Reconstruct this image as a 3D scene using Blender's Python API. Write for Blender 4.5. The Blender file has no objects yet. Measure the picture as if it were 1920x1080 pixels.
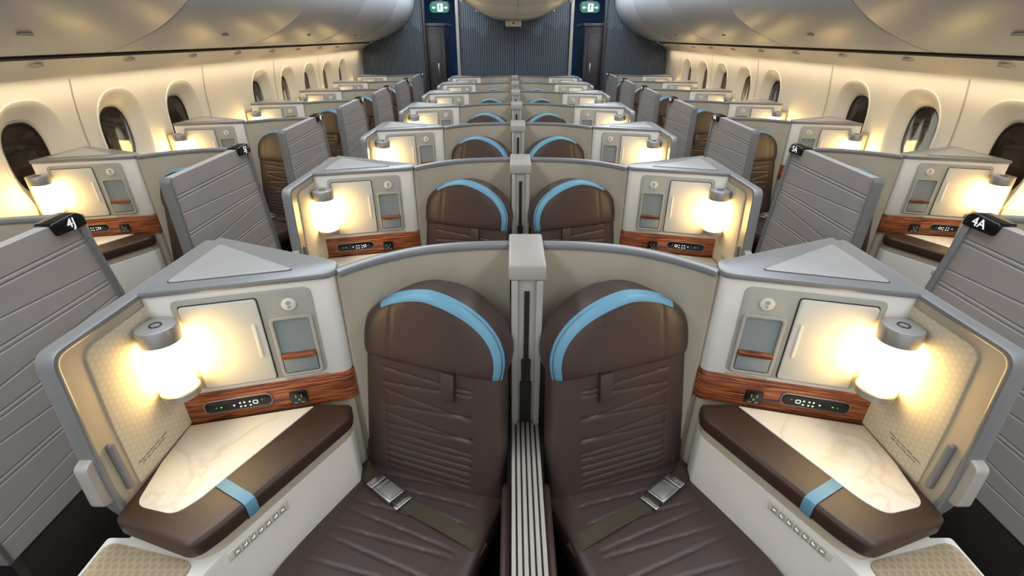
import bpy, bmesh, math
from mathutils import Vector, Matrix
SC = bpy.context.scene
COL = SC.collection
CAMH = 1.70
# ---------------------------------------------------------------- materials
def srgb(r, g, b):
    f = lambda c: (c/255/12.92) if c/255 <= .04045 else ((c/255+.055)/1.055)**2.4
    return (f(r), f(g), f(b), 1)
def new_mat(name):
    m = bpy.data.materials.new(name); m.use_nodes = True
    return m, m.node_tree.nodes, m.node_tree.links, m.node_tree.nodes['Principled BSDF']
def pmat(name, col, rough=.5, metal=0, bscale=0, bstr=0, var=.06, vscale=6, coat=0, emit=None, estr=0):
    m, N, L, p = new_mat(name)
    p.inputs['Roughness'].default_value = rough
    p.inputs['Metallic'].default_value = metal
    p.inputs['Coat Weight'].default_value = coat
    tc = N.new('ShaderNodeTexCoord')
    nz = N.new('ShaderNodeTexNoise'); nz.inputs['Scale'].default_value = vscale
    nz.inputs['Detail'].default_value = 3
    L.new(tc.outputs['Object'], nz.inputs['Vector'])
    cr = N.new('ShaderNodeValToRGB')
    cr.color_ramp.elements[0].position = .3; cr.color_ramp.elements[1].position = .7
    cr.color_ramp.elements[0].color = tuple(c*(1-var) for c in col[:3])+(1,)
    cr.color_ramp.elements[1].color = tuple(min(1, c*(1+var)) for c in col[:3])+(1,)
    L.new(nz.outputs['Fac'], cr.inputs['Fac']); L.new(cr.outputs['Color'], p.inputs['Base Color'])
    if bstr:
        n2 = N.new('ShaderNodeTexNoise'); n2.inputs['Scale'].default_value = bscale; n2.inputs['Detail'].default_value = 4
        L.new(tc.outputs['Object'], n2.inputs['Vector'])
        b = N.new('ShaderNodeBump'); b.inputs['Strength'].default_value = bstr; b.inputs['Distance'].default_value = .002
        L.new(n2.outputs['Fac'], b.inputs['Height']); L.new(b.outputs['Normal'], p.inputs['Normal'])
    if emit:
        p.inputs['Emission Color'].default_value = emit; p.inputs['Emission Strength'].default_value = estr
    return m
M = {}
M['shell'] = pmat('shell_warm_grey', srgb(180,169,149), .38)
M['shellout'] = pmat('shell_outer_grey', srgb(166,159,150), .38)
M['trim'] = pmat('slate_edge_trim', srgb(122,121,120), .32)
M['white'] = pmat('console_white', srgb(220,214,204), .35, var=.02)
M['recess'] = pmat('recess_greige', srgb(168,164,152), .45)
M['door'] = pmat('door_cream', srgb(210,203,188), .4, var=.02)
M['pocket'] = pmat('pocket_grey', srgb(130,138,140), .5)
M['leather'] = pmat('brown_leather', srgb(67,52,46), .40, bscale=500, bstr=.25, var=.06)
M['leather2'] = pmat('armrest_leather', srgb(58,41,29), .42, bscale=500, bstr=.25)
M['blue'] = pmat('blue_leather', srgb(96,144,166), .5, bscale=500, bstr=.2)
M['belt'] = pmat('belt_webbing', srgb(66,56,38), .7, bscale=900, bstr=.5)
M['metal'] = pmat('satin_metal', srgb(205,205,205), .28, metal=1)
M['silver'] = pmat('silver_paint', srgb(165,162,158), .35, metal=.6)
M['black'] = pmat('gloss_black', srgb(18,18,20), .15)
M['slot'] = pmat('slot_dark', srgb(28,24,22), .6)
M['base'] = pmat('dark_base', srgb(44,37,34), .6)
M['ridgebase'] = pmat('ridge_base_grey', srgb(84,78,76), .6)
M['bin'] = pmat('bin_white', srgb(194,198,204), .38, var=.015)
M['psu'] = pmat('service_panel_white', srgb(222,217,206), .4, var=.02)
M['wall'] = pmat('sidewall_cream', srgb(218,210,194), .5, var=.02)
M['frame'] = pmat('window_surround', srgb(222,215,201), .4, var=.02)
M['pane'] = pmat('window_glass_dark', srgb(48,40,34), .06, var=.6, vscale=9)
M['gasket'] = pmat('gasket', srgb(30,28,26), .5)
M['carpet'] = pmat('carpet', srgb(34,31,34), .95, bscale=250, bstr=.8, var=.3, vscale=60)
M['ridge'] = pmat('ridged_grey_panel', srgb(168,160,156), .5, var=.03)
M['pad'] = pmat('lid_panel', srgb(150,147,144), .4)
M['cab'] = pmat('galley_brown', srgb(58,48,46), .4)
M['galleyglow'] = pmat('galley_blue_glow', srgb(34,44,60), .4, emit=srgb(60,120,200), estr=.05)  # blue glow of the aft cabin put into walls and seats as faint emission
M['whitetext'] = pmat('lettering_white', srgb(235,235,235), .5, emit=(1,1,1,1), estr=.5)
M['darktext'] = pmat('lettering_dark', srgb(60,60,62), .5)
M['iconw'] = pmat('icon_white', srgb(240,240,240), .4, emit=(.9,.95,1,1), estr=.9)
M['icong'] = pmat('icon_green', srgb(40,200,60), .4, emit=(.1,1,.2,1), estr=.5)
M['iconr'] = pmat('icon_red', srgb(230,60,30), .4, emit=(1,.15,.05,1), estr=.6)
M['exitg'] = pmat('exit_green', srgb(10,90,70), .3, emit=srgb(10,110,85), estr=.4)
M['shade'] = pmat('lamp_glow', srgb(255,230,170), .4, emit=(1,.68,.26,1), estr=20)
M['ceil'] = pmat('ceiling_white', srgb(205,210,216), .5, var=.02)
def wood():
    m, N, L, p = new_mat('walnut_band'); p.inputs['Roughness'].default_value = .35
    tc = N.new('ShaderNodeTexCoord'); mp = N.new('ShaderNodeMapping'); mp.inputs['Scale'].default_value = (3, 6, 75)
    nz = N.new('ShaderNodeTexNoise'); nz.inputs['Scale'].default_value = 3; nz.inputs['Detail'].default_value = 8; nz.inputs['Distortion'].default_value = .8
    cr = N.new('ShaderNodeValToRGB'); e = cr.color_ramp.elements
    e[0].position = .36; e[0].color = srgb(64,30,14); e[1].position = .66; e[1].color = srgb(186,110,66)
    x = cr.color_ramp.elements.new(.5); x.color = srgb(128,68,38)
    L.new(tc.outputs['Object'], mp.inputs['Vector']); L.new(mp.outputs['Vector'], nz.inputs['Vector'])
    L.new(nz.outputs['Fac'], cr.inputs['Fac']); L.new(cr.outputs['Color'], p.inputs['Base Color'])
    return m
M['wood'] = wood()
def lit_pane():
    m, N, L, p = new_mat('window_glass_hangar_view'); p.inputs['Roughness'].default_value = .06
    tc = N.new('ShaderNodeTexCoord'); mp = N.new('ShaderNodeMapping'); mp.inputs['Rotation'].default_value = (math.radians(12), 0, 0); mp.inputs['Scale'].default_value = (1, 2.2, .5)
    nz = N.new('ShaderNodeTexNoise'); nz.inputs['Scale'].default_value = 7; nz.inputs['Detail'].default_value = 2
    cr = N.new('ShaderNodeValToRGB'); e = cr.color_ramp.elements
    e[0].position = .46; e[0].color = srgb(40,34,30); e[1].position = .56; e[1].color = srgb(140,152,156)
    L.new(tc.outputs['Object'], mp.inputs['Vector']); L.new(mp.outputs['Vector'], nz.inputs['Vector'])
    L.new(nz.outputs['Fac'], cr.inputs['Fac']); L.new(cr.outputs['Color'], p.inputs['Base Color'])
    return m
M['panelit'] = lit_pane()
def marble():
    m, N, L, p = new_mat('cream_marble'); p.inputs['Roughness'].default_value = .3
    tc = N.new('ShaderNodeTexCoord')
    nz = N.new('ShaderNodeTexNoise'); nz.inputs['Scale'].default_value = 5; nz.inputs['Detail'].default_value = 9; nz.inputs['Distortion'].default_value = .5
    cr = N.new('ShaderNodeValToRGB'); e = cr.color_ramp.elements
    base = srgb(221,214,199)
    e[0].position = .46; e[0].color = base; e[1].position = .52; e[1].color = base
    x = e.new(.49); x.color = srgb(208,199,182)
    L.new(tc.outputs['Object'], nz.inputs['Vector']); L.new(nz.outputs['Fac'], cr.inputs['Fac']); L.new(cr.outputs['Color'], p.inputs['Base Color'])
    return m
M['marble'] = marble()
def hexfab(name, c0, c1, plane):
    m, N, L, p = new_mat(name); p.inputs['Roughness'].default_value = .7
    tc = N.new('ShaderNodeTexCoord'); prev = None
    for a in (0, 60, 120):
        mp = N.new('ShaderNodeMapping'); mp.vector_type = 'TEXTURE'
        mp.inputs['Rotation'].default_value = (math.radians(a), 0, 0) if plane == 'yz' else (0, 0, math.radians(a))
        w = N.new('ShaderNodeTexWave'); w.bands_direction = 'Y'; w.inputs['Scale'].default_value = 22
        L.new(tc.outputs['Object'], mp.inputs['Vector']); L.new(mp.outputs['Vector'], w.inputs['Vector'])
        gt = N.new('ShaderNodeMath'); gt.operation = 'GREATER_THAN'; gt.inputs[1].default_value = .93
        L.new(w.outputs['Fac'], gt.inputs[0])
        if prev is None: prev = gt
        else:
            mx = N.new('ShaderNodeMath'); mx.operation = 'MAXIMUM'
            L.new(prev.outputs[0], mx.inputs[0]); L.new(gt.outputs[0], mx.inputs[1]); prev = mx
    mix = N.new('ShaderNodeMix'); mix.data_type = 'RGBA'
    mix.inputs[6].default_value = c0; mix.inputs[7].default_value = c1
    L.new(prev.outputs[0], mix.inputs[0]); L.new(mix.outputs[2], p.inputs['Base Color'])
    return m
M['fabric'] = hexfab('geometric_fabric_wall', srgb(206,196,172), srgb(196,185,160), 'yz')
M['shelffab'] = hexfab('geometric_fabric_shelf', srgb(160,140,112), srgb(180,160,130), 'xy')
def slatmat():
    m, N, L, p = new_mat('bulkhead_slats'); p.inputs['Roughness'].default_value = .45
    tc = N.new('ShaderNodeTexCoord'); sp = N.new('ShaderNodeSeparateXYZ'); L.new(tc.outputs['Object'], sp.inputs[0])
    w = N.new('ShaderNodeMath'); w.operation = 'MULTIPLY'; w.inputs[1].default_value = 5
    L.new(sp.outputs['X'], w.inputs[0])
    nz = N.new('ShaderNodeTexNoise'); nz.noise_dimensions = '1D'; nz.inputs['Scale'].default_value = 1.0; L.new(w.outputs[0], nz.inputs['W'])
    ad = N.new('ShaderNodeMath'); ad.operation = 'MULTIPLY_ADD'; ad.inputs[1].default_value = .6; ad.inputs[2].default_value = 1.5
    L.new(nz.outputs['Fac'], ad.inputs[0])
    gt = N.new('ShaderNodeMath'); gt.operation = 'GREATER_THAN'; L.new(sp.outputs['Z'], gt.inputs[0]); L.new(ad.outputs[0], gt.inputs[1])
    mix = N.new('ShaderNodeMix'); mix.data_type = 'RGBA'; mix.inputs[6].default_value = srgb(82,90,99); mix.inputs[7].default_value = srgb(100,109,118)
    L.new(gt.outputs[0], mix.inputs[0]); L.new(mix.outputs[2], p.inputs['Base Color'])
    return m
M['slats'] = slatmat()
# ---------------------------------------------------------------- helpers
BASE = {}
def empty(name, loc, label=None, cat=None, group=None, parent=None):
    o = bpy.data.objects.new(name, None); o.empty_display_size = .1
    COL.objects.link(o)
    b = Vector(loc)
    if parent is not None:
        o.parent = parent; o.location = b - BASE[parent.name]
    else: o.location = b
    BASE[o.name] = b
    if label: o['label'] = label
    if cat: o['category'] = cat
    if group: o['group'] = group
    return o
def mk(name, verts, faces, mat, parent=None, mir=1, smooth=35, bevel=0, seg=2, label=None, recalc=True, merge=0):
    me = bpy.data.meshes.new(name)
    base = BASE[parent.name] if parent is not None else Vector((0,0,0))
    vs = [(v[0]*mir, v[1], v[2]) for v in verts]
    if parent is None:
        xs = [v[0] for v in vs]; ys = [v[1] for v in vs]; zs = [v[2] for v in vs]
        base = Vector(((min(xs)+max(xs))/2, (min(ys)+max(ys))/2, min(zs)))
    if mir < 0: faces = [tuple(reversed(f)) for f in faces]
    me.from_pydata([Vector(v)-base for v in vs], [], faces)
    bm = bmesh.new(); bm.from_mesh(me)
    if merge: bmesh.ops.remove_doubles(bm, verts=bm.verts, dist=merge)
    if recalc: bmesh.ops.recalc_face_normals(bm, faces=bm.faces)
    if bevel:
        ed = [e for e in bm.edges if len(e.link_faces) == 2 and e.calc_face_angle(0) > .5]
        bmesh.ops.bevel(bm, geom=ed, offset=bevel, segments=seg, affect='EDGES', profile=.5, clamp_overlap=True)
    bm.to_mesh(me); bm.free()
    if smooth:
        me.shade_smooth(); me.set_sharp_from_angle(angle=math.radians(smooth))
    me.materials.append(mat)
    o = bpy.data.objects.new(name, me); COL.objects.link(o)
    if parent is not None: o.parent = parent
    else: o.location = base
    BASE[o.name] = base
    if label: o['label'] = label
    return o
def join(parts):
    V = []; F = []
    for v, f in parts:
        n = len(V); V += list(v); F += [tuple(i+n for i in q) for q in f]
    return V, F
def box(x0, x1, y0, y1, z0, z1):
    v = [(x,y,z) for x in (x0,x1) for y in (y0,y1) for z in (z0,z1)]
    return v, [(0,1,3,2),(4,6,7,5),(0,4,5,1),(2,3,7,6),(0,2,6,4),(1,5,7,3)]
def prism(poly, a0, a1, axis='z'):
    n = len(poly)
    def P(p, a):
        return (p[0], p[1], a) if axis == 'z' else ((a, p[0], p[1]) if axis == 'x' else (p[0], a, p[1]))
    v = [P(p, a0) for p in poly]+[P(p, a1) for p in poly]
    f = [tuple(range(n)), tuple(range(2*n-1, n-1, -1))]+[(i, (i+1) % n, n+(i+1) % n, n+i) for i in range(n)]
    return v, f
def rpoly(pts, r, k=5):
    out = []; n = len(pts)
    rr = r if isinstance(r, (list, tuple)) else [r]*n
    for i in range(n):
        p = Vector(pts[i]); a = Vector(pts[i-1])-p; b = Vector(pts[(i+1) % n])-p
        q = min(rr[i], a.length*.45, b.length*.45)
        if q < 1e-5: out.append(tuple(p)); continue
        s = p+a.normalized()*q; e = p+b.normalized()*q
        for j in range(k+1):
            t = j/k
            w = s*(1-t)**2+p*2*t*(1-t)+e*t*t
            out.append(tuple(w))
    return out
def catmull(pts, k=6):
    out = []; P = [Vector(p) for p in pts]
    P = [P[0]*2-P[1]]+P+[P[-1]*2-P[-2]]
    for i in range(1, len(P)-2):
        for j in range(k):
            t = j/k; a, b, c, d = P[i-1:i+3]
            out.append(.5*((2*b)+(c-a)*t+(2*a-5*b+4*c-d)*t*t+(3*b-a-3*c+d)*t**3))
    out.append(P[-2]); return out
def wallpath(path, th, z0, z1):
    P = [Vector(p) for p in path]; L = []; R = []
    for i, p in enumerate(P):
        d = (P[min(i+1, len(P)-1)]-P[max(i-1, 0)]).normalized(); n = Vector((-d.y, d.x))
        L.append(tuple(p+n*th/2)); R.append(tuple(p-n*th/2))
    n = len(L); v = []
    for z in (z0, z1): v += [(q[0], q[1], z) for q in L]+[(q[0], q[1], z) for q in R]
    f = []
    for i in range(n-1):
        a, b, c, d = i, i+1, n+i+1, n+i
        f.append((a, b, c, d)); f.append((2*n+a, 2*n+d, 2*n+c, 2*n+b))
        f.append((a, 2*n+a, 2*n+b, b)); f.append((d, c, 2*n+c, 2*n+d))
    f.append((0, n, 3*n, 2*n)); f.append((n-1, 3*n-1, 4*n-1, 2*n-1))
    return v, f
def lathe(cx, cy, prof, n=32):
    v = []; f = []
    for r, z in prof:
        for i in range(n):
            a = 2*math.pi*i/n; v.append((cx+r*math.cos(a), cy+r*math.sin(a), z))
    for j in range(len(prof)-1):
        for i in range(n):
            k = (i+1) % n; f.append((j*n+i, j*n+k, (j+1)*n+k, (j+1)*n+i))
    f.append(tuple(range(n-1, -1, -1))); f.append(tuple(range((len(prof)-1)*n, len(prof)*n)))
    return v, f
def torus_flat(cx, cy, z, R, r, n=24, m=6):
    v = []; f = []
    for i in range(n):
        a = 2*math.pi*i/n
        for j in range(m):
            b = 2*math.pi*j/m; q = R+r*math.cos(b)
            v.append((cx+q*math.cos(a), cy+q*math.sin(a), z+r*math.sin(b)))
    for i in range(n):
        for j in range(m):
            f.append((i*m+j, ((i+1) % n)*m+j, ((i+1) % n)*m+(j+1) % m, i*m+(j+1) % m))
    return v, f
def text_mesh(body, size, origin, xd, ud, align='CENTER'):
    cu = bpy.data.curves.new('lettering', 'FONT'); cu.body = body; cu.size = size
    cu.align_x = align; cu.align_y = 'CENTER'; cu.extrude = size*.015; cu.resolution_u = 2
    o = bpy.data.objects.new('lettering', cu); COL.objects.link(o)
    dg = bpy.context.evaluated_depsgraph_get(); dg.update()
    me = bpy.data.meshes.new_from_object(o.evaluated_get(dg))
    xd = Vector(xd).normalized(); ud = Vector(ud).normalized(); n = xd.cross(ud)
    V = [Vector(origin)+xd*v.co.x+ud*v.co.y+n*v.co.z for v in me.vertices]
    F = [tuple(p.vertices) for p in me.polygons]
    bpy.data.objects.remove(o); bpy.data.curves.remove(cu); bpy.data.meshes.remove(me)
    return V, F
def copy_tree(o, d, parent=None):
    n = o.copy()
    if parent is None: n.location = o.location+Vector(d)
    else: n.parent = parent
    COL.objects.link(n)
    for c in list(o.children): copy_tree(c, d, n)
    return n
# ---------------------------------------------------------------- seat upholstery
def seg_d(x, y, s):
    ax, ay, bx, by = s; dx = bx-ax; dy = by-ay
    t = max(0, min(1, ((x-ax)*dx+(y-ay)*dy)/(dx*dx+dy*dy)))
    return math.hypot(x-ax-t*dx, y-ay-t*dy)
def pillow(Wf, h0, h1, Tf, Tb, nw, nl, segs=(), gd=.0034, gw=.0034, p=4, q=14, pb=None):
    pb = pb or p
    ss = [-1+2*i/nw for i in range(nw+1)]
    ws = [.45*s+.55*math.sin(math.pi/2*s) for s in ss]
    vs = sorted(set([0, .004, .012, .025, .975, .988, .996, 1]+[j/nl for j in range(1, nl) if .03 < j/nl < .97]))
    V = []; F = []; nv = len(vs); n1 = nw+1
    for side in (0, 1):
        for v in vs:
            h = h0+(h1-h0)*v; W = Wf(v)
            ev = max(0, 1-abs(2*v-1)**q)**(1/q)
            for w in ws:
                x = w*W
                if side == 0:
                    ew = max(0, 1-abs(w)**p)**(1/p)
                    d = Tf*ew*ev
                    for s in segs:
                        k = seg_d(x, h, s)
                        if k < gw*3: d -= gd*math.exp(-(k/gw)**2)
                    V.append((x, -d, h))
                else:
                    ew = max(0, 1-abs(w)**pb)**(1/pb); V.append((x, Tb*ew*ev, h))
    for side in (0, 1):
        o = side*nv*n1
        for j in range(nv-1):
            for i in range(nw):
                q4 = (o+j*n1+i, o+j*n1+i+1, o+(j+1)*n1+i+1, o+(j+1)*n1+i)
                F.append(q4 if side == 0 else q4[::-1])
    return V, F
YAW = math.radians(-19); REC = math.radians(8); SCX, SCY, SCZ = -.278, -.295, .47
def yawp(x, y, z):
    return (x*math.cos(YAW)-y*math.sin(YAW)+SCX, x*math.sin(YAW)+y*math.cos(YAW)+SCY, z+SCZ)
def T_back(v):
    x, d, h = v
    return yawp(x, d*math.cos(REC)+h*math.sin(REC), -d*math.sin(REC)+h*math.cos(REC))
def T_cush(v):   # v = (x, -up, length)
    x, d, l = v
    return yawp(x, .035-l, -d+l*.04)
def Wback(v): return .226*(1-.10*v**2)-(.10*max(0, v-.78)/.22)-.012*max(0, .08-v)/.08
HH0, HH1 = .425, .642
def Whead(v):
    if v < .18: return .209+.005*v/.18
    return .214*max(0, 1-((v-.18)/.82)**2.3)**.60
back_segs = [(-.14,.03,-.135,.45),(.14,.03,.135,.45)]
back_segs += [(-.135,.400,.135,.382),(-.135,.352,.135,.370),(-.135,.330,.135,.292),(-.135,.278,.135,.300),(-.135,.252,.135,.222),
              (-.135,.212,.135,.226),(-.135,.188,.135,.180),(-.135,.160,.135,.162),(-.135,.136,.135,.136),(-.135,.112,.135,.112),(-.135,.090,.135,.088),(-.135,.068,.135,.066)]
BACKM = pillow(Wback, 0, .58, .05, .05, 84, 150, back_segs)
HEADM = pillow(Whead, HH0, HH1, .062, .095, 60, 60, [(-.11,.43,-.095,.60),(.09,.43,.08,.62)], gd=.0035, gw=.004, p=4, q=8, pb=7)
def Wcush(v): return .235-.05*max(0, (v-.75)/.25)**3
cush_segs = [(-.17,.02,-.16,.46),(.17,.02,.16,.46),(-.16,.46,.16,.46)]
cush_segs += [(-.165,.10,.165,.07),(-.165,.14,.165,.12),(-.165,.155,.165,.18),(-.165,.21,.165,.195),(-.165,.24,.165,.26),(-.165,.30,.165,.28),(-.165,.33,.165,.35),(-.165,.40,.165,.375)]
CUSHM = pillow(Wcush, 0, .53, .05, .06, 64, 110, cush_segs, p=5, q=12)
def head_depth(x, h):
    v = max(0, min(1, (h-HH0)/(HH1-HH0))); W = max(Whead(v), 1e-4); w = min(1, abs(x)/W)
    return .062*max(0, 1-w**4)**(1/4)*max(0, 1-abs(2*v-1)**8)**(1/8)
def strip_mesh():
    pts = []
    for k in range(0, 160): v = .01+.99*(1-(1-k/159)**1.6); pts.append((Whead(v), HH0+(HH1-HH0)*v))
    for k in range(1, 120):
        v = 1-(k/119)**1.6*.20; pts.append((-Whead(v), HH0+(HH1-HH0)*v))
    L = [0]
    for a, b in zip(pts, pts[1:]): L.append(L[-1]+math.dist(a, b))
    n = 70; R = []; j = 0
    for k in range(n+1):
        s = L[-1]*k/n
        while j < len(L)-2 and L[j+1] < s: j += 1
        t = (s-L[j])/max(1e-9, L[j+1]-L[j]); R.append((pts[j][0]*(1-t)+pts[j+1][0]*t, pts[j][1]*(1-t)+pts[j+1][1]*t))
    V = []; F = []; sc = [1.012, 1.008, 1.002, .998, .992, .984, .974, .962, .950, .938, .926, .916, .912]; c = (0, .45); m = len(sc)
    for (x, h) in R:
        for i, q in enumerate(sc):
            xx = c[0]+(x-c[0])*q; hh = c[1]+(h-c[1])*q
            d = head_depth(xx, hh)+(.0045 if i < m-1 else -.003)
            if i < 3: d = max(d, .032)-.006*(2-i)
            V.append((xx, -d, hh))
    for k in range(n):
        for i in range(m-1): F.append((k*m+i, (k+1)*m+i, (k+1)*m+i+1, k*m+i+1))
    return V, F
STRIPM = strip_mesh()
def cush_up(x, l):
    w = min(1, abs(x)/Wcush(l/.53)); return .05*max(0, 1-w**5)**.2
def belt_mesh():
    path = catmull([(-.235,.095,-.01),(-.20,.11,0),(-.13,.14,0),(-.072,.163,0),(.05,.19,0),(.14,.208,0),(.20,.216,0),(.236,.22,-.02)], 6)
    V = []; F = []
    for i, p in enumerate(path):
        a = path[max(0, i-1)]; b = path[min(len(path)-1, i+1)]; d = (b-a); d.z = 0; d.normalize(); n = Vector((-d.y, d.x, 0))
        for s, t in ((-1,0),(1,0),(1,1),(-1,1)):
            q = p+n*s*.022
            up = cush_up(min(.225, max(-.225, q.x)), min(.5, max(0, q.y)))+.004+t*.003+p.z+.003*math.sin(i*.5)
            V.append((q.x, -up, q.y))
    for i in range(len(path)-1):
        for s in range(4): F.append((i*4+s, (i+1)*4+s, (i+1)*4+(s+1) % 4, i*4+(s+1) % 4))
    F.append((0,1,2,3)); k = 4*(len(path)-1); F.append((k+3,k+2,k+1,k))
    return V, F
BELTM = belt_mesh()
def buckle(cx, cl, w, l, t0, t1, ang=.35):
    v, f = box(-w/2, w/2, -1, 1, -l/2, l/2)
    out = []
    for x, d, z in v:
        xr = x*math.cos(ang)-z*math.sin(ang); zr = x*math.sin(ang)+z*math.cos(ang)
        out.append((cx+xr, -(.05+(t0 if d > 0 else t1)), cl+zr))
    return out, f
def build_seat(mir, dx, y0, group):
    e = empty('airline_seat', ((SCX+dx)*mir, SCY+y0-.1, 0), 'dark brown leather airline seat with light blue headrest band', 'seat', group)
    def A(name, vf, T, mat, **k):
        v = [T(p) for p in vf[0]]; v = [(p[0]+dx, p[1]+y0, p[2]) for p in v]
        return mk(name, v, vf[1], mat, e, mir, **k)
    A('backrest', BACKM, T_back, M['leather'], merge=1e-5, smooth=60, label='quilted brown leather backrest')
    A('headrest', HEADM, T_back, M['leather'], merge=1e-5, smooth=60)
    A('headrest_band', STRIPM, T_back, M['blue'], smooth=60, recalc=False, label='light blue leather band')
    A('seat_cushion', CUSHM, T_cush, M['leather'], merge=1e-5, smooth=60)
    tab = box(.050, .088, -.063, -.050, .345, .43)
    A('pull_tab', tab, T_back, M['leather'], bevel=.002)
    b = A('seat_belt', BELTM, T_cush, M['belt'], label='brown webbing seat belt')
    k = join([buckle(-.082,.160,.078,.054,.007,.020), buckle(-.135,.140,.026,.054,.007,.016), buckle(-.024,.180,.016,.056,.007,.013)])
    kk = [T_cush(p) for p in k[0]]; kk = [(p[0]+dx, p[1]+y0, p[2]) for p in kk]
    bk = mk('buckle', kk, k[1], M['metal'], b, mir, bevel=.004, seg=3, label='polished metal lift-lever buckle')
    k = join([buckle(-.070,.1645,.050,.040,.020,.026), buckle(-.106,.151,.008,.040,.020,.023), buckle(-.024,.180,.007,.034,.013,.015)])
    kk = [T_cush(p) for p in k[0]]; kk = [(p[0]+dx, p[1]+y0, p[2]) for p in kk]
    o = mk('buckle_plate', kk, k[1], M['silver'], b, mir, bevel=.002)
    ped = box(-.17, .17, -.40, .0, -SCZ, -.055)
    v = [yawp(*p) for p in ped[0]]; v = [(p[0]+dx, p[1]+y0, p[2]) for p in v]
    mk('seat_pedestal', v, ped[1], M['base'], e, mir, bevel=.01)
    return e
# ---------------------------------------------------------------- suite furniture
FA = (-.903, -.366); FT = .268; FN = (.259, -.966)
def Fp(x, z, out): return (x+out*FN[0], FA[1]+(x-FA[0])*FT+out*FN[1], z)
def fplate(x0, x1, z0, z1, r, o0, o1, skew=0):
    pts = rpoly([(x0+skew, z0), (x1+skew, z0), (x1, z1), (x0, z1)], r)
    n = len(pts); v = [Fp(p[0], p[1], o0) for p in pts]+[Fp(p[0], p[1], o1) for p in pts]
    f = [tuple(range(n)), tuple(range(2*n-1, n-1, -1))]+[(i, (i+1) % n, n+(i+1) % n, n+i) for i in range(n)]
    return v, f
def fring(x0, x1, z0, z1, r, w, o0, o1):
    a = rpoly([(x0, z0), (x1, z0), (x1, z1), (x0, z1)], r); b = rpoly([(x0+w, z0+w), (x1-w, z0+w), (x1-w, z1-w), (x0+w, z1-w)], max(.001, r-w*.5))
    n = len(a); v = []
    for o in (o0, o1): v += [Fp(p[0], p[1], o) for p in a]+[Fp(p[0], p[1], o) for p in b]
    f = []
    for i in range(n):
        j = (i+1) % n
        f += [(i, j, n+j, n+i), (2*n+i, 3*n+i, 3*n+j, 2*n+j), (i, 2*n+i, 2*n+j, j), (n+i, n+j, 3*n+j, 3*n+i)]
    return v, f
SHELL = catmull([(-.047,-.048),(-.15,-.055),(-.28,-.083),(-.38,-.135),(-.45,-.192),(-.490,-.236)], 6)
BODY = rpoly([(-.903,-.366),(-.487,-.254),(-.505,-.19),(-.903,-.02)], [0,.035,.02,0], 6)
def offpoly(poly, d):
    c = Vector((sum(p[0] for p in poly)/len(poly), sum(p[1] for p in poly)/len(poly))); out = []
    n = len(poly)
    for i in range(n):
        a = Vector(poly[i-1]); b = Vector(poly[(i+1) % n]); t = (b-a).normalized(); nn = Vector((t.y, -t.x))
        if nn.dot(Vector(poly[i])-c) < 0: nn = -nn
        out.append(tuple(Vector(poly[i])+nn*d))
    return out
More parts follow.
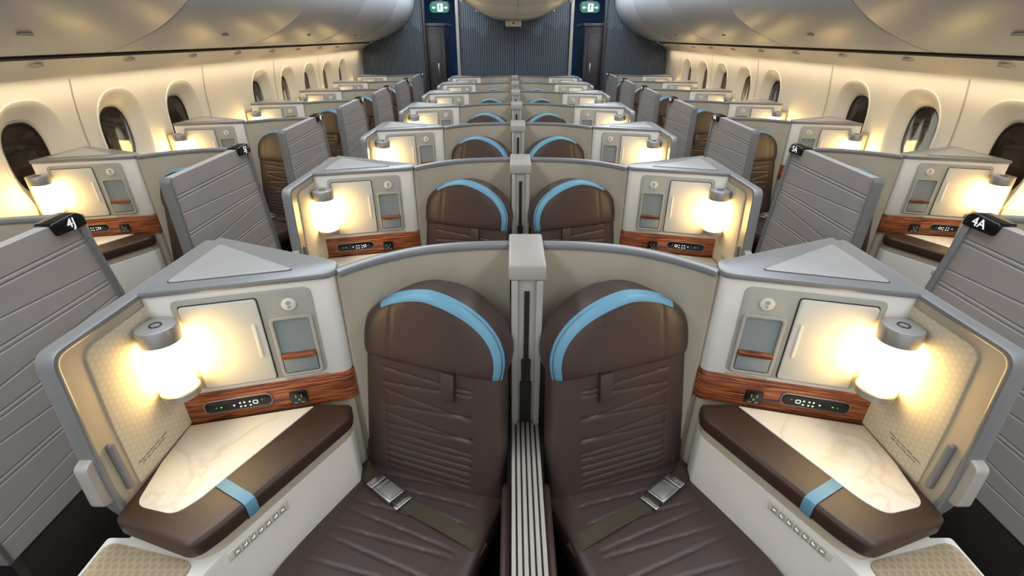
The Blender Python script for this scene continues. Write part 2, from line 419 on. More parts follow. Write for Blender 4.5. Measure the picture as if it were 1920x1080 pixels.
def build_pod(mir, dx, y0, kind, group):
    lab = 'grey cream seat console with glowing lamp and walnut band'
    if kind == 'side': lab = 'cream window seat console with glowing lamp and walnut band'
    e = empty('seat_console', ((-.70+dx)*mir, y0-.4, 0), lab, 'seat console', group)
    made = [e]
    def A(name, vf, mat, parent=None, **k):
        v = [(p[0]+dx, p[1]+y0, p[2]) for p in vf[0]]
        return mk(name, v, vf[1], mat, parent or e, mir, **k)
    sh = empty('seat_shell', ((-.27+dx)*mir, y0-.1, 0), 'warm grey curved shell wall behind a seat', 'seat shell', 'curved seat shells')
    made.append(sh)
    A('shell_wall', wallpath(SHELL, .024, 0, 1.158), M['shell'], sh)
    A('shell_top_trim', wallpath(SHELL, .034, 1.154, 1.172), M['trim'], sh, bevel=.005)
    body = A('console_body', prism(BODY, .868, 1.162), M['white'], bevel=.004, label='white console housing')
    A('console_lid', prism(offpoly(BODY, .006), 1.160, 1.176), M['trim'], bevel=.005)
    A('lid_seam', prism(rpoly([(-.872,-.321),(-.588,-.245),(-.872,-.072)], .020), 1.1755, 1.1768), M['slot'])
    A('lid_panel', prism(rpoly([(-.869,-.319),(-.592,-.2445),(-.869,-.076)], .018), 1.175, 1.179), M['pad'], bevel=.0015)
    A('wood_band', prism(offpoly(BODY, .004), .772, .869), M['wood'], bevel=.003, label='walnut wood trim band')
    A('console_core', prism(offpoly(BODY, -.01), 0, .775), M['shell'])
    rc = A('face_recess', fplate(-.852, -.548, .882, 1.145, .02, -.002, .003), M['recess'], bevel=.0015)
    A('door_seam', fplate(-.8385, -.6695, .8855, 1.1305, .009, .002, .0042), M['slot'])
    dr = A('storage_door', fplate(-.836, -.672, .888, 1.128, .008, .002, .010), M['door'], bevel=.002, label='cream storage cabinet door')
    A('door_handle', fplate(-.694, -.686, .96, 1.06, .003, .009, .013), M['white'], dr, bevel=.001)
    pk = A('literature_pocket', fplate(-.652, -.560, .892, 1.066, .010, .002, .004), M['pocket'], label='recessed grey literature pocket')
    A('pocket_frame', fring(-.656, -.556, .888, 1.070, .012, .008, .002, .010), M['recess'], pk, bevel=.0015)
    A('pocket_panel', fplate(-.646, -.566, .90, .948, .004, .004, .011), M['pocket'], pk, bevel=.0015)
    A('wood_ledge', fplate(-.646, -.566, .948, .960, .003, .004, .020), M['wood'], pk, bevel=.0015)
    n = 20
    def disc(cx, cz, r, o0, o1):
        v = [Fp(cx+r*math.cos(2*math.pi*i/n), cz+r*math.sin(2*math.pi*i/n), o) for o in (o0, o1) for i in range(n)]
        return v, [tuple(range(n)), tuple(range(2*n-1, n-1, -1))]+[(i, (i+1) % n, n+(i+1) % n, n+i) for i in range(n)]
    bt = A('reading_light_knob', disc(-.603, 1.103, .017, .002, .008), M['white'], bevel=.0015)
    A('knob_mark', join([disc(-.603, 1.108, .006, .008, .009), disc(-.603, 1.096, .004, .008, .009)]), M['recess'], bt)
    rm = A('remote_control', fplate(-.856, -.70, .807, .840, .014, .003, .012), M['black'], bevel=.002, label='black seat remote with lit icons')
    A('remote_rim', fring(-.859, -.697, .804, .843, .017, .0025, .003, .009), M['silver'], rm, bevel=.001)
    ic = [fplate(x, x+.004, z, z+.004, .001, .012, .0126) for x in (-.775,-.765,-.752) for z in (.814,.826)]
    ic += [fring(-.743, -.731, .818, .83, .004, .0015, .012, .0126), fplate(-.79, -.786, .821, .825, .001, .012, .0126)]
    A('remote_icons', join(ic), M['iconw'], rm)
    A('remote_light_green', join([fplate(-.820,-.816,.821,.825,.001,.012,.0126), fplate(-.831,-.828,.822,.824,.001,.012,.0126)]), M['icong'], rm)
    A('remote_light_red', fplate(-.722,-.719,.827,.830,.001,.012,.0126), M['iconr'], rm)
    so = A('power_socket', fplate(-.655, -.612, .790, .832, .004, .003, .009), M['black'], bevel=.001, label='black power outlet')
    A('socket_holes', join([fplate(-.642,-.639,.812,.822,.0005,.009,.0095), fplate(-.628,-.625,.812,.822,.0005,.009,.0095), fplate(-.636,-.631,.802,.808,.0005,.009,.0095),
                            fplate(-.647,-.638,.794,.797,.0005,.009,.0095), fplate(-.630,-.621,.794,.797,.0005,.009,.0095)]), M['silver'], so)
    tx = text_mesh('No stowage for taxi, takeoff and landing', .0066, (0,0,0), (1,0,0), (0,0,1))
    if mir > 0: xd = (.966,.259,0)
    else: xd = (.966,-.259,0)
    p = Fp(-.60, .8755, .0015); org = Vector(((p[0]+dx)*mir, p[1]+y0, p[2])); xd = Vector(xd)
    mk('notice_lettering', [org+xd*v.x+Vector((0,0,1))*v.z for v in tx[0]], tx[1], M['darktext'], e, 1, smooth=0, recalc=False)
    # lamp
    lx, ly = -.856, -.408
    lm = A('lamp', lathe(lx, ly, [(.036,.914),(.042,.916),(.0435,.934),(.040,.937)]), M['silver'], bevel=0, label='cylindrical lamp with silver base ring')
    A('lamp_shade', lathe(lx, ly, [(.037,.936),(.0395,.940),(.0398,1.070),(.037,1.074)]), M['shade'], lm, label='glowing warm white cylinder')
    A('lamp_cap', lathe(lx, ly, [(.038,1.072),(.0435,1.074),(.044,1.108),(.042,1.113),(.036,1.114)]), M['silver'], lm, label='silver cap')
    A('lamp_bracket', prism(rpoly([(-.903,-.37),(-.87,-.362),(-.83,-.37),(-.87,-.43),(-.903,-.42)], .004), 1.078, 1.110), M['silver'], lm)
    A('cap_ring', torus_flat(lx, ly, 1.1145, .012, .0016), M['black'], lm)
    # armrest / table
    PAD = rpoly([(-.495,-.285),(-.483,-.335),(-.662,-.672),(-.70,-.722),(-.903,-.655),(-.903,-.285)], [0,.02,.06,.05,.02,0], 6)
    A('armrest_pad', prism(PAD, .728, .777), M['leather2'], bevel=.012, seg=4, label='brown leather armrest pad around the table')
    A('tabletop', prism(rpoly([(-.899,-.376),(-.597,-.300),(-.742,-.606),(-.775,-.645),(-.875,-.622),(-.895,-.50)], [0,0,.02,.03,.025,0]), .770, .7795), M['marble'], bevel=.0015, label='cream marble side table')
    ed = Vector((-.47,-.882)); nn = Vector((-.882,.47)); E = Vector((-.628,-.609))
    prof = [(.105,.7785),(.10,.7805),(.01,.7805),(.001,.776),(-.0025,.768),(-.0025,.738),(.004,.728),(.02,.727)]
    V = []; F = []
    for w in (-.013,.013):
        for q, z in prof: pt = E+nn*q+ed*w; V.append((pt.x, pt.y, z))
    k = len(prof)
    for i in range(k-1): F.append((i, i+1, k+i+1, k+i))
    A('armrest_strap', (V, F), M['blue'], label='light blue leather strap')
    A('armrest_collar', prism(rpoly([(-.50,-.285),(-.495,-.335),(-.672,-.670),(-.71,-.70),(-.90,-.64),(-.90,-.285)], .02), .695, .73), M['shell'])
    BP = rpoly([(-.50,-.285),(-.492,-.335),(-.668,-.675),(-.74,-.88),(-.80,-.97),(-.90,-.97),(-.952,-.90),(-.952,-.642),(-.903,-.642),(-.903,-.285)], [0,.01,.04,.04,.04,.04,.04,.01,0,0], 5)
    sd = A('side_cabinet', prism(BP, 0, .70), M['white'], bevel=.006, label='off-white lower side panel')
    A('fabric_shelf', prism(rpoly([(-.940,-.655),(-.715,-.705),(-.755,-.86),(-.81,-.94),(-.89,-.94),(-.940,-.89)], .03), .698, .705), M['shelffab'], bevel=.002, label='woven geometric fabric shelf')
    a = Vector((-.600,-.545)); b = Vector((-.668,-.675)); d = (b-a).normalized(); n2 = Vector((d.y,-d.x)); n2 = -n2 if n2.x < 0 else n2
    def onside(t0, t1, z0, z1, o0, o1):
        v = []
        for o in (o0, o1):
            for t, z in ((t0,z0),(t1,z0),(t1,z1),(t0,z1)): q = a+d*t+n2*o; v.append((q.x, q.y, z))
        return v, [(0,1,2,3),(7,6,5,4),(0,1,5,4),(1,2,6,5),(2,3,7,6),(3,0,4,7)]
    cp = A('seat_controls', onside(-.01,.15,.662,.690,-.004,.004), M['door'], bevel=.002, label='row of seat position buttons')
    bt2 = [onside(i*.02+.001, .017+i*.02, .666, .686, .003, .0048) for i in range(7)]
    A('control_buttons', join(bt2), M['recess'], cp, bevel=.001)
    ic = []
    for i in range(7):
        t = .005+i*.02
        if i in (0, 6): ic.append(onside(t, t+.007, .675, .6770, .0048, .0054))
        else:
            ic.append(onside(t+.001, t+.007, .6735, .6752, .0048, .0054)); ic.append(onside(t, t+.0017, .6750, .6795, .0048, .0054))
    A('control_icons', join(ic), M['iconw'], cp)
    if kind == 'center':
        PP = rpoly([(-.02,0),(-.02,1.172),(-.612,1.172),(-.628,.95),(-.635,.80),(-.60,.69),(-.60,0)], [0,.02,.032,.02,.05,.03,0], 6)
        PP2 = rpoly([(-.032,.02),(-.032,1.160),(-.600,1.160),(-.616,.95),(-.622,.80),(-.588,.69),(-.588,.02)], [0,.02,.026,.02,.05,.03,0], 6)
        A('aisle_partition', prism(PP2, -.930, -.903, 'x'), M['shell'], label='warm grey aisle-side partition')
        n = len(PP); v = []
        for x in (-.936, -.899): v += [(x, p[0], p[1]) for p in PP]+[(x, p[0], p[1]) for p in PP2]
        f = []
        for i in range(n):
            j = (i+1) % n
            f += [(i, j, n+j, n+i), (2*n+i, 3*n+i, 3*n+j, 2*n+j), (i, 2*n+i, 2*n+j, j), (n+i, n+j, 3*n+j, 3*n+i)]
        A('partition_rim', (v, f), M['trim'], bevel=.003)
        A('fabric_panel', prism(rpoly([(-.05,.78),(-.05,1.140),(-.548,1.140),(-.562,.95),(-.566,.78)], [.004,.004,.03,.02,.01], 6), -.906, -.899, 'x'), M['fabric'], bevel=.002, label='patterned cream fabric panel')
        A('partition_handle', prism(rpoly([(-.615,.80),(-.615,.93),(-.65,.92),(-.655,.81)], .012), -.934, -.905, 'x'), M['shellout'], bevel=.004)
        A('handle_grip', prism(rpoly([(-.585,.80),(-.585,.93),(-.598,.93),(-.598,.80)], .005), -.905, -.890, 'x'), M['trim'], bevel=.003)
        tl = text_mesh('Fasten seat belt while seated\nLife vest under armrest', .0085, (0,0,0), (1,0,0), (0,0,1))
        org = Vector(((-.8985+dx)*mir, -.50+y0, .825))
        xd = Vector((0,1,0)) if mir > 0 else Vector((0,-1,0))
        mk('placard_lettering', [org+xd*v.x+Vector((0,0,1))*v.z for v in tl[0]], tl[1], M['darktext'], e, 1, smooth=0, recalc=False)
    else:
        pe = empty('aisle_privacy_panel', (dx*mir, y0-.4, 0), 'light grey ridged aisle panel with black seat number cap', 'privacy panel', 'aisle privacy panels')
        made.append(pe)
        yf, yrT, yrB, zt, zb = -.76, -.14, -.04, 1.20, .42
        gz = [(.49,0),(.56,.05),(.635,0),(.65,0),(.72,-.05),(.795,0),(.81,0),(.88,.05),(.95,0),(.965,0),(1.03,-.04),(1.11,0),(1.125,0)]
        rows = [(zb, 0, 0)]
        for g, s in gz:
            for o, dp in ((-.0045,0),(-.0018,.0012),(0,.0018),(.0018,.0012),(.0045,0)): rows.append((g+o, s, dp))
        rows.append((zt, 0, 0))
        NY, NZ = 8, len(rows)-1; V = []; F = []
        for s in (0, 1):
            for z, slope, dp in rows:
                for i in range(NY+1):
                    t = i/NY; jj = (z-zb)/(zt-zb); yr = yrB+(yrT-yrB)*jj; y = yf+(yr-yf)*t
                    V.append(((.018-dp) if s == 0 else -.018, y, z+slope*(t-.5)-.008*(1-t)*jj))
        n1 = NY+1; N2 = (NZ+1)*n1
        for j in range(NZ):
            for i in range(NY):
                q = (j*n1+i, j*n1+i+1, (j+1)*n1+i+1, (j+1)*n1+i); F.append(q); F.append(tuple(N2+a for a in q[::-1]))
            F.append((j*n1, (j+1)*n1, N2+(j+1)*n1, N2+j*n1)); F.append((j*n1+NY, N2+j*n1+NY, N2+(j+1)*n1+NY, (j+1)*n1+NY))
        for i in range(NY):
            F.append((i, N2+i, N2+i+1, i+1)); q = NZ*n1; F.append((q+i, q+i+1, N2+q+i+1, N2+q+i))
        A('ridged_panel', (V, F), M['ridge'], pe, smooth=20)
        A('panel_edge_trim', prism(rpoly([(-.15,1.208),(-.125,1.198),(-.018,.42),(-.045,.42)], .008), -.026, .026, 'x'), M['trim'], pe, bevel=.006)
        A('panel_front_trim', prism(rpoly([(-.770,.42),(-.770,1.18),(-.755,1.20),(-.755,.42)], .006), -.022, .022, 'x'), M['trim'], pe, bevel=.005)
        A('number_cap', prism(rpoly([(-.225,1.165),(-.235,1.206),(-.14,1.214),(-.118,1.20),(-.112,1.165)], .01), -.028, .028, 'x'), M['black'], pe, bevel=.005, seg=3, label='glossy black seat number cap')
        A('lower_base', prism(rpoly([(-.74,0),(-.74,.42),(-.02,.42),(-.02,0)], .02), -.03, .015, 'x'), M['base'], pe, bevel=.01)
        A('console_ledge', prism([(-.955,-.38),(-.903,-.37),(-.903,-.02),(-.955,.02)], 0, 1.10), M['shell'], bevel=.004)
    return made
def build_divider(y0, group):
    e = empty('center_divider', (0, y0-.2, 0), 'light grey divider column between paired seats', 'divider', group)
    def A(name, vf, mat, **k): return mk(name, [(p[0], p[1]+y0, p[2]) for p in vf[0]], vf[1], mat, e, **k)
    A('column', box(-.042,.042,-.215,-.01,0,1.15), M['shellout'], bevel=.006)
    A('column_cap', box(-.049,.049,-.226,0,1.135,1.180), M['shellout'], bevel=.006, seg=3)
    A('column_slot', join([box(-.007,.007,-.219,-.214,.62,1.10), box(-.013,.013,-.221,-.214,.62,.88), box(-.017,.017,-.2225,-.214,.62,.80)]), M['slot'], label='dark sliding track slot')
    A('front_stiles', join([box(-.042,-.024,-.228,-.214,.55,1.135), box(.024,.042,-.228,-.214,.55,1.135)]), M['shellout'], bevel=.003)
    A('armrest_core', box(-.042,.042,-.80,-.216,0,.640), M['ridgebase'], bevel=.006)
    sl = [box(x-.0048,x+.0048,-.80,-.222,.636,.648) for x in (-.036,-.0216,-.0072,.0072,.0216,.036)]
    A('ridged_top', join(sl), M['shellout'], bevel=.0015, label='ridged grey metal top')
    A('side_padding', join([box(-.070,-.042,-.80,-.36,.30,.55), box(.042,.070,-.80,-.36,.30,.55)]), M['leather'], bevel=.012, seg=3)
    return e
PITCH = 1.09
GR_L, GR_S, GR_R, GR_D = 'center seat consoles', 'window seat consoles', 'cabin seats', 'center dividers'
Y0 = 1.34
firsts = build_pod(1,0,Y0,'center',GR_L)+build_pod(-1,0,Y0,'center',GR_L)+[build_seat(1,0,Y0,GR_R), build_seat(-1,0,Y0,GR_R), build_divider(Y0,GR_D)]
for r in range(1, 7):
    for o in firsts: copy_tree(o, (0, PITCH*r, 0))
YS = Y0+.235; SX = -1.43
sL = build_pod(1,SX,YS,'side',GR_S)+[build_seat(1,SX,YS,GR_R)]
sR = build_pod(-1,SX,YS,'side',GR_S)+[build_seat(-1,SX,YS,GR_R)]
panels = []
for lst, mir in ((sL, 1), (sR, -1)):
    for o in lst:
        if o.name.startswith('aisle'): panels.append((o, mir, 0))
    for r in range(1, 7):
        for o in lst:
            n = copy_tree(o, (0, PITCH*r, 0))
            if n.name.startswith('aisle'): panels.append((n, mir, r))
for o, mir, r in panels:
    s = str(4+r)+('J' if mir > 0 else 'A')
    tv, tf = text_mesh(s, .040, ((SX+.0290)*mir, YS+PITCH*r-.170, 1.188), (0, 1 if mir > 0 else -1, 0), (0,0,1))
    cap = [c for c in o.children if c.name.startswith('number_cap')][0]
    BASE[cap.name] = Vector(o.location)
    mk('seat_number', tv, tf, M['whitetext'], cap, smooth=0, recalc=False)
# ---------------------------------------------------------------- cabin structure
YN, YF = -2.0, 8.45
def struct(o): o['kind'] = 'structure'; return o
struct(mk('floor', *box(-2.6,2.6,YN,12.5,-.05,0), M['carpet'], smooth=0))
def WX(z): return 2.40-(.35*(z-1.2)**2 if z > 1.2 else 0)-(.05*(.9-z)**2 if z < .9 else 0)
WC = [1.83+.61*k for k in range(11)]
has = [k not in (4, 10) for k in range(11)]
ZC, HU, HL = 1.155, .345, .47
def rectring(yc):
    pts = []; y0, y1, z0, z1 = yc-.305, yc+.305, ZC-HL, ZC+HU; K = 12
    for k in range(K): pts.append((y0+(y1-y0)*k/K, z0))
    for k in range(K): pts.append((y1, z0+(z1-z0)*k/K))
    for k in range(K): pts.append((y1+(y0-y1)*k/K, z1))
    for k in range(K): pts.append((y0, z1+(z0-z1)*k/K))
    return pts
def ovalring(yc, rect, ry, rz):
    out = []
    for y, z in rect:
        a = math.atan2((z-ZC)/rz, (y-yc)/ry)
        c, s = math.cos(a), math.sin(a); pw = .8
        out.append((yc+ry*math.copysign(abs(c)**pw, c), ZC+rz*math.copysign(abs(s)**pw, s)))
    return out
wn = 0
for side, sg in (('left',-1),('right',1)):
    V = []; F = []
    def quadstrip(ya, yb, zs):
        n = len(V)
        for z in zs: V.append((sg*WX(z), ya, z)); V.append((sg*WX(z), yb, z))
        for i in range(len(zs)-1): F.append((n+2*i, n+2*i+1, n+2*i+3, n+2*i+2))
    zsfull = [ZC-HL+(HU+HL)*k/16 for k in range(17)]
    zlow = [0,.2,.4,.55,ZC-HL]; ztop = [ZC+HU, 1.56, 1.62]
    quadstrip(YN, YF, zlow); quadstrip(YN, YF, ztop)
    quadstrip(YN, WC[0]-.305, zsfull); quadstrip(WC[-1]+.305, YF, zsfull)
    for k, yc in enumerate(WC):
        if not has[k]: quadstrip(yc-.305, yc+.305, zsfull); continue
        R = rectring(yc); n = len(V); m = len(R)
        rings = [R]+[[(a[0]*(1-t)+b[0]*t, a[1]*(1-t)+b[1]*t) for a, b in zip(R, ovalring(yc, R, .20, .275))] for t in (.4,.8,1)]
        for q in rings: V += [(sg*WX(z), y, z) for y, z in q]
        for j in range(3):
            for i in range(m): F.append((n+j*m+i, n+j*m+(i+1) % m, n+(j+1)*m+(i+1) % m, n+(j+1)*m+i))
        wn += 1
        fv = []; ff = []
        spec = [(.20,.275,0),(.197,.272,-.006),(.190,.264,-.004),(.175,.245,.010),(.155,.218,.030),(.135,.192,.050),(.122,.175,.058),(.119,.171,.075)]
        for ry, rz, dep in spec: fv += [(sg*(WX(z)+dep), y, z) for y, z in ovalring(yc, R, ry, rz)]
        for j in range(len(spec)-1):
            for i in range(m): ff.append((j*m+i, j*m+(i+1) % m, (j+1)*m+(i+1) % m, (j+1)*m+i))
        w = struct(mk('window_%d' % wn, fv, ff, M['frame'], smooth=60, recalc=False))
        w['label'] = 'oval cabin window with cream recessed surround'
        pr = ovalring(yc, R, .119, .171)
        pane = struct(mk('window_pane', [(sg*(WX(z)+.07), y, z) for y, z in pr], [tuple(range(m))], M['panelit'] if k in (2, 5, 6) else M['pane'], w, smooth=0, recalc=False))
        a = ovalring(yc, R, .119, .171); b = ovalring(yc, R, .110, .161)
        gk = [(sg*(WX(z)+.064), y, z) for y, z in a+b]
        struct(mk('window_gasket', gk, [(i, (i+1) % m, m+(i+1) % m, m+i) for i in range(m)], M['gasket'], w, smooth=0, recalc=False))
    struct(mk('wall_'+side, V, F, M['wall'], smooth=60, merge=1e-4))
tn = 0
for sg in (-1, 1):
    for yj in (2.745, 3.965, 5.185, 6.405, 7.625):
        tn += 1; V = []; F = []
        zs = [.3+.1*k for k in range(13)]
        for z in zs: V += [(sg*(WX(z)-.002), yj-.004, z), (sg*(WX(z)-.002), yj+.004, z)]
        for i in range(12): F.append((2*i, 2*i+1, 2*i+3, 2*i+2))
        struct(mk('trim_%d' % tn, V, F, M['recess'], smooth=0, recalc=False))
# overhead bins
BP = catmull([(-1.49,2.32),(-1.485,2.22),(-1.52,2.05),(-1.63,1.885),(-1.81,1.755),(-2.02,1.665),(-2.17,1.622)], 5)
def sweep(prof, y0, y1, sg, close=None, ny=1):
    P = [(p[0], p[1]) for p in prof]
    if close: P += close
    n = len(P); V = []; F = []
    for y in (y0, y1): V += [(sg*-p[0], y, p[1]) for p in P]
    for i in range(n): F.append((i, (i+1) % n, n+(i+1) % n, n+i))
    F.append(tuple(range(n-1,-1,-1))); F.append(tuple(range(n, 2*n)))
    return V, F
edges = [-1.55, -.1, 1.35, 2.8, 4.25, 5.7, 7.15, 8.3]
for sg in (-1, 1):
    for a, b in zip(edges, edges[1:]):
        e = empty('overhead_bin', (sg*1.9, (a+b)/2, 1.61), 'white curved overhead luggage bin', 'overhead bin', 'side overhead bins')
        mk('bin_door', *sweep(BP, a+.006, b-.006, sg, [(-2.22,1.75),(-1.8,2.32)]), M['bin'], e, bevel=.008, seg=3, smooth=40)
        yc = (a+b)/2
        mk('bin_latch', *box(sg*1.90-.008, sg*1.90+.008, yc-.03, yc+.03, 1.700, 1.712), M['silver'], e, bevel=.003, label='small recessed latch')
    tn += 1; struct(mk('trim_%d' % tn, *sweep([(-2.172,1.628),(-2.23,1.612),(-2.24,1.70),(-2.18,1.70)], YN, 8.3, sg), M['slot'], smooth=0))
    tn += 1; struct(mk('trim_%d' % tn, *sweep([(-2.205,1.603),(-2.23,1.594),(-2.30,1.562),(-2.355,1.522),(-2.37,1.505),(-2.40,1.53),(-2.25,1.62)], YN, YF, sg), M['psu'], smooth=40))
    for k in range(13):
        y = .6+.62*k
        e = mk('reading_light', *lathe(sg*2.265, y, [(.03,1.575),(.034,1.572),(.034,1.585),(.030,1.588)], 20), M['psu'], label=None)
        e['label'] = 'small round white reading light unit'; e['category'] = 'reading light'; e['group'] = 'reading lights'
        mk('lens', *lathe(sg*2.265, y, [(.014,1.571),(.016,1.570),(.016,1.574)], 14), M['gasket'], e)
# center bins
CP = catmull([(-.74,2.42),(-.735,2.30),(-.67,2.14),(-.50,2.00),(-.26,1.915),(0,1.892)], 5)
CPf = [(p[0], p[1]) for p in CP]+[(-p[0], p[1]) for p in reversed(CP[:-1])]
for a, b in zip([-.1,2.0,4.1,6.2], [2.0,4.1,6.2,8.25]):
    e = empty('center_overhead_bin', (0, (a+b)/2, 1.89), 'white rounded center overhead bin', 'overhead bin', 'center overhead bins')
    mk('bin_body', *sweep(CPf, a+.005, b-.005, -1), M['bin'], e, smooth=40, bevel=.02 if b > 8 else .004, seg=3)
    for s in (-1, 1):
        mk('bin_latch', *box(s*.5-.02, s*.5+.02, (a+b)/2-.05, (a+b)/2+.05, 1.975, 2.0), M['silver'], e, bevel=.004)
    mk('center_seam', *box(-.004,.004,a+.02,b-.02,1.886,1.893), M['recess'], e, smooth=0)
struct(mk('ceiling', *box(-2.3,2.3,YN,12.5,2.42,2.47), M['ceil'], smooth=0))
e = empty('ceiling_camera', (-.02, 7.6, 1.82), 'small white boxed camera under the center bin', 'camera')
mk('camera_housing', *box(-.13,.09,7.5,7.7,1.815,1.892), M['white'], e, bevel=.015, seg=3)
mk('camera_lens', *box(-.03,-.01,7.492,7.502,1.845,1.865), M['black'], e, bevel=.003)
# bulkheads
def corrug(x0, x1, y, zt, zb=0, step=.034, th=.04):
    n = int((x1-x0)/step); V = []; F = []; xs = []
    for i in range(n):
        a = x0+(x1-x0)*i/n; w = (x1-x0)/n
        xs += [(a, 0), (a+w*.6, 0), (a+w*.7, .012), (a+w*.9, .012)]
    xs.append((x1, 0)); m = len(xs)
    for x, d in xs:
        t = zt(x) if callable(zt) else zt
        V += [(x, y+d, zb), (x, y+d, t), (x, y+th, zb), (x, y+th, t)]
    for i in range(m-1):
        a = 4*i; b = a+4
        F += [(a, b, b+1, a+1), (a+2, a+3, b+3, b+2), (a+1, b+1, b+3, a+3), (a, a+2, b+2, b)]
    F += [(0,1,3,2), (4*m-4, 4*m-2, 4*m-1, 4*m-3)]
    return V, F
def bulk(label, x0, x1, zt):
    o = mk('cabin_bulkhead', *corrug(x0, x1, 8.36, zt), M['slats'], smooth=0)
    o['label'] = label; o['category'] = 'bulkhead'; return o
bulk('blue-grey vertical slat bulkhead panel', -.84, -.004, 2.2); bulk('blue-grey vertical slat bulkhead panel', .004, .84, 2.2)
def zside(x):
    x = abs(x); P = [(1.36,2.35),(1.49,2.3),(1.53,2.05),(1.63,1.885),(1.81,1.755),(2.02,1.665),(2.19,1.618),(2.46,1.5)]
    for (a, za), (b, zb) in zip(P, P[1:]):
        if a <= x <= b: return za+(zb-za)*(x-a)/(b-a)
    return P[0][1] if x < P[0][0] else 1.5
bulk('blue-grey slat bulkhead beside the sidewall', -2.39, -1.40, zside); bulk('blue-grey slat bulkhead beside the sidewall', 1.40, 2.39, zside)
for s in (-1, 1):
    o = mk('bulkhead_post', *box(s*.87-.025, s*.87+.025, 8.30, 8.42, 0, 2.42), M['shellout'], bevel=.008); o['label'] = 'grey vertical post edging the center bulkhead'; o['category'] = 'post'; o['group'] = 'bulkhead posts'
    o = mk('bulkhead_post', *box(s*1.385-.018, s*1.385+.018, 8.32, 8.42, 0, 2.42), M['cab'], bevel=.006); o['label'] = 'dark vertical post beside the aisle opening'; o['category'] = 'post'; o['group'] = 'bulkhead posts'
    e = empty('galley_cabinet', (s*1.55, 9.2, 0), 'tall dark brown galley cabinet beside the aisle', 'cabinet', 'galley cabinets')
    mk('cabinet_body', *box(s*1.55-.42, s*1.55+.42, 8.75, 9.7, 0, 1.84), M['cab'], e, bevel=.01)
    mk('cabinet_top', *box(s*1.55-.44, s*1.55+.44, 8.73, 9.72, 1.84, 1.88), M['trim'], e, bevel=.006)
    mk('cabinet_door', *box(s*1.55-.36, s*1.55+.36, 8.735, 8.752, .1, 1.75), M['cab'], e, bevel=.006)
    mk('cabinet_handle', *box(s*1.55-s*.30-.012, s*1.55-s*.30+.012, 8.71, 8.738, 1.1, 1.3), M['metal'], e, bevel=.004)
    x = s*1.11; dz = -.05
    g = empty('exit_sign', (x, 8.2, 2.04+dz), 'green running figure exit sign with arrows', 'exit sign', 'exit signs')
    def Z(vf): return [(v[0], v[1], v[2]+dz) for v in vf[0]], vf[1]
    pl = lambda x0, x1, z0, z1, y0, y1, r: Z(prism(rpoly([(x0,z0),(x1,z0),(x1,z1),(x0,z1)], r), y0, y1, 'y'))
    mk('sign_housing', *pl(x-.155,x+.155,2.04,2.20,8.19,8.25,.07), M['black'], g, bevel=.006)
    mk('sign_face', *pl(x-.14,x+.14,2.055,2.185,8.184,8.192,.06), M['exitg'], g)
    mk('sign_doorway', *pl(x-.03,x+.05,2.07,2.17,8.180,8.185,.004), M['whitetext'], g, smooth=0)
    def arr(cx, d): return prism([(cx+d*.03,2.12),(cx+d*.005,2.14),(cx+d*.005,2.126),(cx-d*.025,2.126),(cx-d*.025,2.114),(cx+d*.005,2.114),(cx+d*.005,2.10)], 8.180, 8.185, 'y')
    mk('sign_arrows', *Z(join([arr(x-.08,-1), arr(x+.09,1)])), M['whitetext'], g, smooth=0)
    man = [prism([(x+.010+.009*math.cos(t*math.pi/5), 2.157+.009*math.sin(t*math.pi/5)) for t in range(10)], 8.177, 8.181, 'y'),
           prism([(x+.0,2.148),(x+.016,2.146),(x+.012,2.112),(x-.002,2.112)], 8.177, 8.181, 'y'),
           prism([(x-.004,2.114),(x+.010,2.114),(x-.006,2.094),(x-.024,2.084),(x-.026,2.090),(x-.014,2.100)], 8.177, 8.181, 'y'),
           prism([(x+.004,2.116),(x+.013,2.114),(x+.024,2.100),(x+.018,2.078),(x+.010,2.080),(x+.014,2.098)], 8.177, 8.181, 'y'),
           prism([(x+.0,2.146),(x-.018,2.132),(x-.014,2.126),(x+.004,2.138)], 8.177, 8.181, 'y'),
           prism([(x+.014,2.142),(x+.028,2.124),(x+.034,2.128),(x+.020,2.146)], 8.177, 8.181, 'y')]
    mk('sign_figure', *Z(join(man)), M['exitg'], g, smooth=0)
    mk('sign_mount', *box(x-.05,x+.05,8.2,8.24,2.2+dz,2.42), M['black'], g)
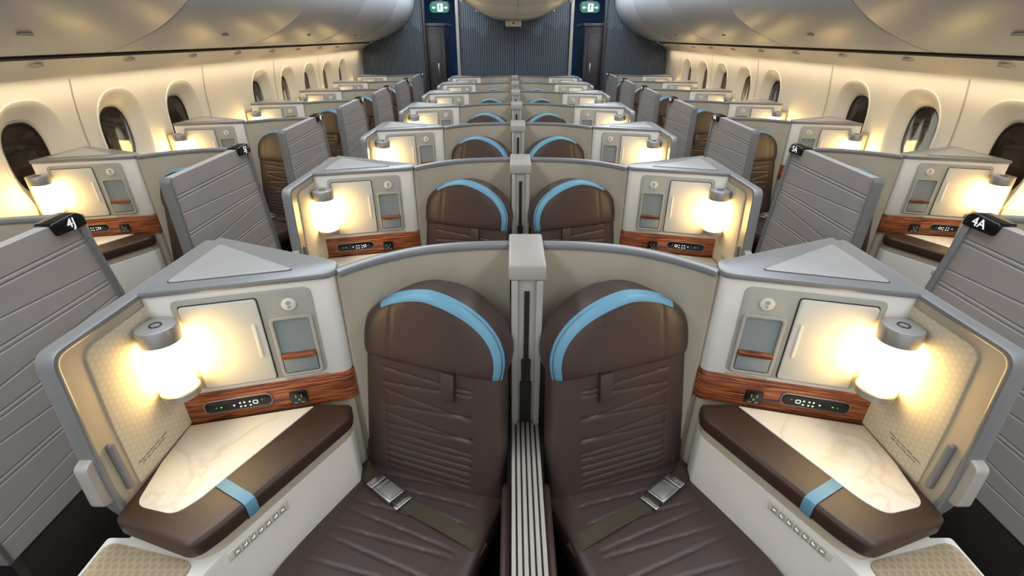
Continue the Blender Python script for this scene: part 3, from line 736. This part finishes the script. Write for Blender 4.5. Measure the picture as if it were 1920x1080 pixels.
struct(mk('wall_back', *box(-2.6,2.6,12.4,12.5,0,2.45), M['galleyglow'], smooth=0))
for s, nm in ((-1,'left'),(1,'right')):
    struct(mk('wall_%s_galley' % nm, *box(s*2.5-.05, s*2.5+.05, 8.5, 12.4, 0, 2.45), M['galleyglow'], smooth=0))
for s in (-1, 1):
    for k in range(3):
        for x in (.45, .95):
            o = mk('economy_seat', *join([box(s*x-.2, s*x+.2, 10.0+k*.8, 10.12+k*.8, .35, 1.2), box(s*x-.2, s*x+.2, 9.6+k*.8, 10.05+k*.8, 0, .48), box(s*x-.13, s*x+.13, 9.97+k*.8, 10.10+k*.8, 1.1, 1.3)]), M['galleyglow'], bevel=.04, seg=3)
            o['label'] = 'blue-lit economy seat beyond the bulkhead'; o['category'] = 'seat'; o['group'] = 'rear cabin seats'
# ---------------------------------------------------------------- lights
def area(name, loc, rot, sx, sy, pw, col):
    l = bpy.data.lights.new(name, 'AREA'); l.shape = 'RECTANGLE'; l.size = sx; l.size_y = sy; l.energy = pw; l.color = col
    o = bpy.data.objects.new(name, l); o.location = loc; o.rotation_euler = rot; COL.objects.link(o); return o
for s in (-1, 1):
    area('aisle_ceiling_light', (s*1.12, 3.2, 2.40), (0,0,0), .5, 10, 110, (.84,.92,1))
    area('sidewall_wash_light', (s*2.28, 3.6, 1.50), (0, math.radians(-12*s), 0), .04, 9, 15, (1,.85,.62))
area('galley_light', (0, 10.3, 2.38), (0,0,0), 3, 2, 30, (.3,.55,1))
W = bpy.data.worlds.new('World'); SC.world = W; W.use_nodes = True
W.node_tree.nodes['Background'].inputs[0].default_value = (.95,.97,1,1); W.node_tree.nodes['Background'].inputs[1].default_value = .85
SC.view_settings.view_transform = 'Standard'
# ---------------------------------------------------------------- camera
cd = bpy.data.cameras.new('Camera'); cd.lens = 16.875; cd.sensor_width = 36; cd.clip_start = .02
cam = bpy.data.objects.new('Camera', cd); COL.objects.link(cam)
cam.location = (-.04, 0, CAMH); cam.rotation_euler = (math.radians(90-27.7), 0, 0)
SC.camera = cam
